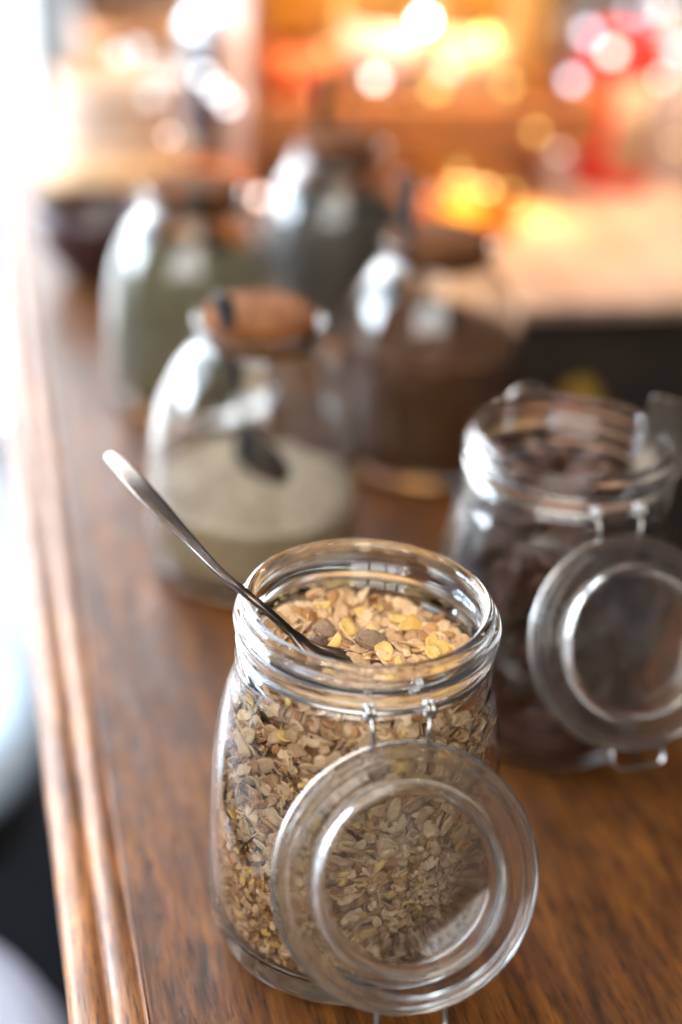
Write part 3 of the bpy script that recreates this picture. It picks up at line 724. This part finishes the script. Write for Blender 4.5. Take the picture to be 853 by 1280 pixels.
# stand for the pot
sb = empty('side_table', PQ(150, 12, -100), 'dark side table at the far end of the bar', 'table', None, A)
bm = bmesh.new(); box(bm, -16, 24, -18, 18, 89, 91.8); link('table_top', mesh_from(bm, 'table_top', M['cab'], False), sb)
for sx in (-14, 22):
    for sy in (-16, 16):
        bm = bmesh.new(); box(bm, sx - 1.6, sx + 1.6, sy - 1.6, sy + 1.6, 0, 88.9); link('leg', mesh_from(bm, 'leg', M['cab'], False), sb)

# shelf with amber bottles, lit from under and in front
sh = empty('bottle_shelf', PQ(97, 14), 'orange wooden shelf rack glowing under the amber bottles', 'shelf', None, A)
def part(pn, b, m, bev=.2):
    bm = bmesh.new(); box(bm, *b, bev=bev); return link(pn, mesh_from(bm, pn, m, False), sh)
part('shelf_board', (0, 33, 0, 14, 7.0, 8.2), M['shelf']); part('front_rail', (0, 33, -1.2, -.05, 6.6, 11.0), M['shelf'])
part('side_panel', (-1.4, -.05, -1.2, 14, 0, 34), M['shelf']); part('side_panel', (33.05, 34.4, -1.2, 14, 6.6, 12), M['shelf']); part('foot', (32, 34, 11, 13.5, 0, 6.5), M['shelf'])
part('back_panel', (0, 33, 14.1, 15.2, 0, 44), plain('amber_panel', (.84, .64, .34), .6, 0, .12, 8))
def bottle(p, q, z, R, H, mat, label, cap, group, lab=None, cat='bottle'):
    r = empty('bottle', PQ(p, q, z), label, cat, group)
    pr = smooth_prof([(0, .3), (R * .8, 0), (R, .5), (R, H * .55), (R * .93, H * .63), (R * .5, H * .74), (R * .34, H * .8), (R * .34, H * .95), (R * .4, H * .96), (R * .4, H)], 2) + smooth_prof([(R * .3, H), (R * .26, H * .93), (R * .26, H * .8), (R * .42, H * .73), (R * .85, H * .62), (R * .92, H * .54), (R * .92, .9), (0, .9)], 2)
    bm = bmesh.new(); lathe(bm, pr, 40); link('bottle_glass', mesh_from(bm, 'bottle_glass', mat), r)
    if lab:
        bm = bmesh.new(); lathe(bm, [(R + .03, lab[0]), (R + .07, lab[0]), (R + .07, lab[1]), (R + .03, lab[1]), (R + .03, lab[0])], 40); link('paper_label', mesh_from(bm, 'paper_label', lab[2]), r)
    bm = bmesh.new(); lathe(bm, [(0, H + .05), (R * .42, H + .05), (R * .44, H + .3), (R * .44, H + 1.8), (0, H + 1.9)], 24); link('cap', mesh_from(bm, 'cap', cap), r)
    return r
amber = glass('amber_glass', (1.0, .80, .42)); honey = glass('honey_glass', (1.0, .88, .62)); pale = glass('pale_glass', (.90, .95, 1.0))
capm = plain('cap_white', (.7, .68, .66), .4); capd = plain('cap_dark', (.05, .04, .04), .4)
lab_pink = plain('label_pink', (.66, .50, .46), .7); lab_cream = plain('label_yellowish', (.60, .46, .26), .7); lab_red = plain('label_orange', (.62, .13, .03), .7)
bottle(104, 19.0, 8.3, 3.6, 26, amber, 'amber bottle leftmost on the orange shelf behind the jars', capd, 'amber bottles on the shelf', (2.0, 6.5, lab_red))
bottle(104, 27.5, 8.3, 3.8, 27, honey, 'honey coloured bottle second from the left on the orange shelf', capm, 'amber bottles on the shelf', (3.0, 9.0, lab_pink))
bottle(104, 36.5, 8.3, 3.4, 24, amber, 'amber bottle third from the left on the orange shelf', capd, 'amber bottles on the shelf', (1.5, 8.5, lab_cream))
bottle(104, 44.0, 8.3, 2.6, 22, honey, 'slim honey coloured bottle rightmost on the orange shelf', capm, 'amber bottles on the shelf')
redm = plain('red_tin', (.60, .016, .008), .6, 0, .08); paper = plain('label_cream', (.42, .27, .17), .8)
turned('red_tin', [(0, 0), (4.2, 0), (4.5, .4), (4.5, 13.6), (4.2, 14), (0, 14)], redm, 107, 55, 'red tin with a cream label on the tan counter', 'tin', None, 0, (('tin_cap', [(0, 14.05), (3.6, 14.05), (3.7, 14.3), (3.7, 16.0), (3.4, 16.3), (0, 16.4)], redm),))
rt = [o for o in COL.objects if o.name == 'red_tin'][0]
bm = bmesh.new(); rows = []
for i in range(13):
    a = math.radians(-104 + i * 7.0); rows.append([bm.verts.new((4.53 * math.cos(a), 4.53 * math.sin(a), zz)) for zz in (2.2, 11.8)] + [bm.verts.new((4.505 * math.cos(a), 4.505 * math.sin(a), zz)) for zz in (11.8, 2.2)])
for i in range(12):
    for k in range(4): bm.faces.new((rows[i][k], rows[i + 1][k], rows[i + 1][(k + 1) % 4], rows[i][(k + 1) % 4]))
bm.faces.new(rows[0]); bm.faces.new(rows[-1])
link('paper_label', mesh_from(bm, 'paper_label', paper), rt)
bottle(124, 54.0, 0, 4.2, 34, pale, 'tall pale bluish bottle left behind the red tin', capm, 'pale bottles by the red tin')
bottle(118, 66.0, 0, 4.4, 26, pale, 'pale bottle close behind the red tin on its right', capm, 'pale bottles by the red tin')
turned('cream_canister', [(0, 0), (4.6, 0), (5, .4), (5, 15), (4.6, 15.4), (0, 15.4)], cream, 112, 66.5, 'cream canister on the tan counter right of the red tin', 'canister')
turned('dark_bottle', [(0, 0), (2.6, 0), (2.9, .4), (2.9, 20), (1.2, 25), (1.1, 33), (0, 33)], capd, 122, 48.8, 'dark slim bottle between the amber bottles and the pale bottle', 'bottle')

# small glowing balls on cords, added to stand in for blurred glints
def glint(p, q, z, r, col, st, label):
    o = empty('added_glint', PQ(p, q, z), label, 'light bulb', 'small glowing balls added as glints around the bottles')
    bm = bmesh.new(); bmesh.ops.create_uvsphere(bm, u_segments=16, v_segments=10, radius=r); link('globe', mesh_from(bm, 'globe', emit('glint_glow', col, st)), o)
    bm = bmesh.new(); lathe(bm, [(0, r * .8), (r * .55, r * .8), (r * .55, r * 1.9), (r * .15, r * 2.2), (r * .1, 40), (0, 40)], 16); link('glint_cord', mesh_from(bm, 'glint_cord', capd), o)
    return o

# ------------------------------------------------------------------ bar stools left of the bar
seat_m = plain('stool_vinyl', (.55, .68, .82), .35, 0, .06, 10); seat_d = plain('stool_vinyl_grey', (.30, .30, .36), .4, 0, .08, 10); blk = plain('stool_black', (.012, .012, .014), .4)
def stool(p, q, zt, label, m):
    r = empty('bar_stool', PQ(p, q, -100), label, 'bar stool', 'round bar stools left of the bar'); h = 100 + zt
    for pn, pr, mm in (('seat', [(0, h - 5), (16.5, h - 5), (18, h - 4.2), (18.4, h - 2.6), (17.6, h - .8), (15, h), (0, h)], m), ('seat_ring', [(0, h - 12), (15, h - 12), (16.8, h - 11), (16.8, h - 5.1), (0, h - 5.1)], blk),
                       ('post', [(0, 3), (3, 3), (2.6, h - 12.1), (0, h - 12.1)], blk), ('base', [(0, 0), (19, 0), (19, 1.2), (6, 2.9), (0, 2.95)], blk)):
        bm = bmesh.new(); lathe(bm, pr, 56); link(pn, mesh_from(bm, pn, mm), r)
stool(66, -27, -32, 'round bar stool with pale blue seat tucked left of the bar', seat_m)
stool(25, -27.5, -33, 'round bar stool with grey lilac seat nearest on the left', seat_d)

mat_m = plain('black_mat', (.005, .005, .006), 1.0, 0, .3, 30); mat_m.node_tree.nodes['Principled BSDF'].inputs['Specular IOR Level'].default_value = .05
# black mat added to darken the floor under the stools
bm = bmesh.new(); box(bm, -140, 1, 20, 150, -99.9, -99.0, MPQ, .3)
tag(link('darkening_mat', mesh_from(bm, 'darkening_mat', mat_m, False)), 'black mat added to darken the floor under the bar stools', 'mat')
# amber lantern added for the yellow glow on the counter under the shelf
lt = empty('added_lantern', PQ(92, 33.5), 'squat amber glass lantern, added for its yellow glow, on the counter under the orange shelf', 'lantern')
bm = bmesh.new(); lathe(bm, smooth_prof([(0, .15), (4.6, 0), (5.4, .8), (5.7, 2.6), (5.4, 4.4), (4.4, 5.4), (3.9, 5.6)], 3) + smooth_prof([(3.7, 5.6), (4.2, 5.2), (5.2, 4.2), (5.45, 2.6), (5.1, 1.0), (0, .5)], 3), 56)
link('glass_bowl', mesh_from(bm, 'glass_bowl', glass('lantern_glass', (1.0, .70, .25), .25)), lt)
bm = bmesh.new(); bmesh.ops.create_uvsphere(bm, u_segments=20, v_segments=12, radius=1.9, matrix=Matrix.Translation((0, 0, 2.6)))
link('glow_globe', mesh_from(bm, 'glow_globe', emit('lantern_glow', (1.0, .48, .10), 3.2)), lt)
W_, Y_, L_, P_ = (.93, .96, 1), (1, .66, .18), (.80, .82, 1), (1, .80, .70)
for x, y, z, r, col, st, d in ((
    (3.5, 106.2, 17.8, 0.62, W_, 28.9, 'brightest white bulb in front of the amber bottles'),
    (9.6, 105.7, 16.8, 0.6, Y_, 9, 'yellow bulb in front of the amber bottles right of the white one'),
    (12.2, 159.3, 11.3, 0.75, Y_, 13.5, 'yellow bulb high at the back above the shelf'),
    (17.6, 159.3, 11.4, 0.75, Y_, 13.5, 'yellow bulb high at the back, right of its yellow neighbour'),
    (18.9, 109.0, 12.5, 0.6, L_, 4.95, 'lilac white bulb in front of the tall pale bottle'),
    (-0.8, 103.4, 12.5, 0.55, P_, 8.68, 'pinkish bulb in front of the honey bottle'),
    (1.3, 105.7, 12.6, 0.5, P_, 7.44, 'second pinkish bulb close beside the first before the honey bottle'),
    (-11.0, 115.2, 13.4, 0.6, L_, 9.35, 'lilac white bulb left of the amber bottles'),
    (-21.1, 91.8, 11.9, 0.6, W_, 1.8, 'white bulb beside the cream bowls'),
    (-21.2, 94.6, 13.0, 0.55, W_, 1.5, 'white bulb just above another beside the cream bowls'),
    (-24.2, 93.5, 15.2, 0.7, W_, 2.1, 'white bulb above the cream bowls, left one of a pair'),
    (-22.7, 95.8, 15.3, 0.7, W_, 2.1, 'white bulb above the cream bowls, right one of a pair'),
    (23.2, 113.6, 14.7, 0.7, P_, 6.82, 'warm white bulb over the red tin'),
    (25.6, 114.8, 14.8, 0.7, P_, 7.44, 'warm white bulb over the right rim of the red tin'),
    (31.6, 133.7, 16.3, 0.9, P_, 6.2, 'warm white bulb at the upper right over the cream canister'),
    (28.9, 114.5, 12.2, 0.5, P_, 4.96, 'dim pinkish bulb beside the red tin'),
    (-17.9, 80.3, 11.5, 0.3, P_, 4.96, 'tiny dim bulb between the cream bowls and the canister'),
    (-23.4, 147.6, 10.5, 0.7, W_, 3, 'white bulb over the dark canister'),
    (-17.5, 103.0, 11.7, 0.55, W_, 5.4, 'white bulb upper left in front of the dark canister'),
    (-16.2, 102.4, 10.6, 0.55, W_, 5.4, 'white bulb in the middle of three before the dark canister'),
    (-15.0, 101.9, 9.6, 0.55, W_, 5.4, 'white bulb lower right in front of the dark canister'),
    (22.3, 126.9, 14.1, 0.7, L_, 4.95, 'bluish bulb at the neck of the pale bottle'),
    (-10.2, 83.0, 6.0, 0.4, P_, 7.44, 'small peach bulb hanging low beside the farthest lidded jar'),
    (-13.9, 132.2, 13.6, 0.8, W_, 9.6, 'white bulb at the top left of the orange shelf'),
    (-10.0, 135.3, 12.9, 0.7, W_, 3, 'fainter white bulb right of the one at the top left of the shelf'),
    (-3.9, 135.1, 12.7, 0.6, L_, 4.4, 'faint lilac bulb above the honey bottle'),
    (0.8, 133.3, 13.5, 0.6, L_, 4.95, 'faint lilac bulb left of the brightest white bulb'),
    (6.5, 116.3, 15.5, 0.6, L_, 3.85, 'faint lilac bulb right of the brightest white bulb'),
    (29.5, 143.7, 13.9, 0.6, L_, 4.95, 'faint bluish bulb above the warm glints over the tin'),
    (9.9, 87.0, 7.0, 0.35, Y_, 6.75, 'small yellow bulb hanging low in front of the lantern'),
    (19.1, 135.6, 13.7, 0.7, L_, 3.85, 'faint bluish bulb left of the pale bottle neck'),
    (31.5, 121.2, 14.1, 0.6, L_, 4.4, 'faint bluish bulb at the far right over the canister'),
    (-5.7, 105.6, 14.6, 0.5, P_, 3.25, 'faint peach bulb at the left end of the amber bottles'),
    (-6.1, 101.4, 10.9, 0.45, Y_, 3.9, 'amber bulb low before the leftmost amber bottle'),
    (5.1, 102.1, 12.3, 0.6, Y_, 3.9, 'amber bulb in front of the third amber bottle'),
    (6.2, 106.1, 13.4, 0.6, P_, 3.9, 'pale peach bulb in front of the third amber bottle'),
    (12.1, 103.6, 12.8, 0.5, Y_, 3.25, 'amber bulb at the right end of the shelf'),
    (14.7, 97.5, 9.8, 0.4, Y_, 3.9, 'small amber bulb under the right end of the shelf'),
    (7.4, 89.5, 7.6, 0.35, Y_, 4.55, 'small yellow bulb just above the lantern'),
    (12.3, 89.8, 6.0, 0.35, Y_, 3.9, 'small yellow bulb right of the lantern'),
    (-1.7, 99.5, 9.3, 0.4, P_, 3.25, 'peach bulb at the orange shelf rail'),
    (-14.0, 113.1, 9.4, 0.6, L_, 3.9, 'lilac bulb right of the dark canister'),
    (-16.0, 125.6, 11.8, 0.7, L_, 3.9, 'lilac bulb high right of the dark canister'),
    (-28.6, 101.7, 9.3, 0.6, P_, 1.95, 'peach bulb over the left of the cream bowls'),
    (18.8, 110.6, 4.8, 0.4, P_, 3.25, 'small peach bulb left of the red tin base'),
    (29.0, 117.9, 7.9, 0.5, L_, 3.25, 'lilac bulb before the cream canister'),
    (30.8, 111.4, 6.2, 0.4, Y_, 3.25, 'amber bulb low right of the cream canister'),
    (-7.4, 89.7, 7.9, 0.35, L_, 4.55, 'lilac bulb low beside the farthest jar lid'))):
    o = glint(0, 0, 0, r, col, st, d)
    o.location = Vector((x, y, z)) * S

turned('orange_dish', [(0, 0), (3.4, 0), (4.6, 2.8), (4.7, 3.4), (4.4, 3.4), (3.2, .8), (0, .6)], plain('orange_glaze', (.75, .22, .03), .4), 99, 9.5, 'low orange dish standing behind the green seed jar', 'dish')
# pendant lamps above the frame; the last three added for glints in the glass
def pendant(p, q, z, label):
    o = empty('pendant_lamp', PQ(p, q, z), label, 'pendant lamp', 'pendant lamps over the bar')
    bm = bmesh.new(); bmesh.ops.create_uvsphere(bm, u_segments=24, v_segments=16, radius=3.2); link('globe', mesh_from(bm, 'globe', emit('pendant_glow', (1.0, .80, .56), 60.0)), o)
    bm = bmesh.new(); lathe(bm, [(0, 3.4), (2.6, 3.4), (2.4, 7), (.4, 8), (.3, 90), (0, 90)], 24); link('holder', mesh_from(bm, 'holder', capd), o)
pendant(30, -34, 92, 'round glowing pendant lamp hanging over the left edge of the bar')
pendant(-18, 34, 105, 'round glowing pendant lamp hanging over the right edge of the bar')
pendant(75, -52, 74, 'unseen pendant lamp added for jar glints by the far left window')
pendant(62, 74, 84, 'unseen pendant lamp added for jar glints over the corner of the back counter')
pendant(-46, -58, 66, 'unseen pendant lamp added for jar glints near the street window')
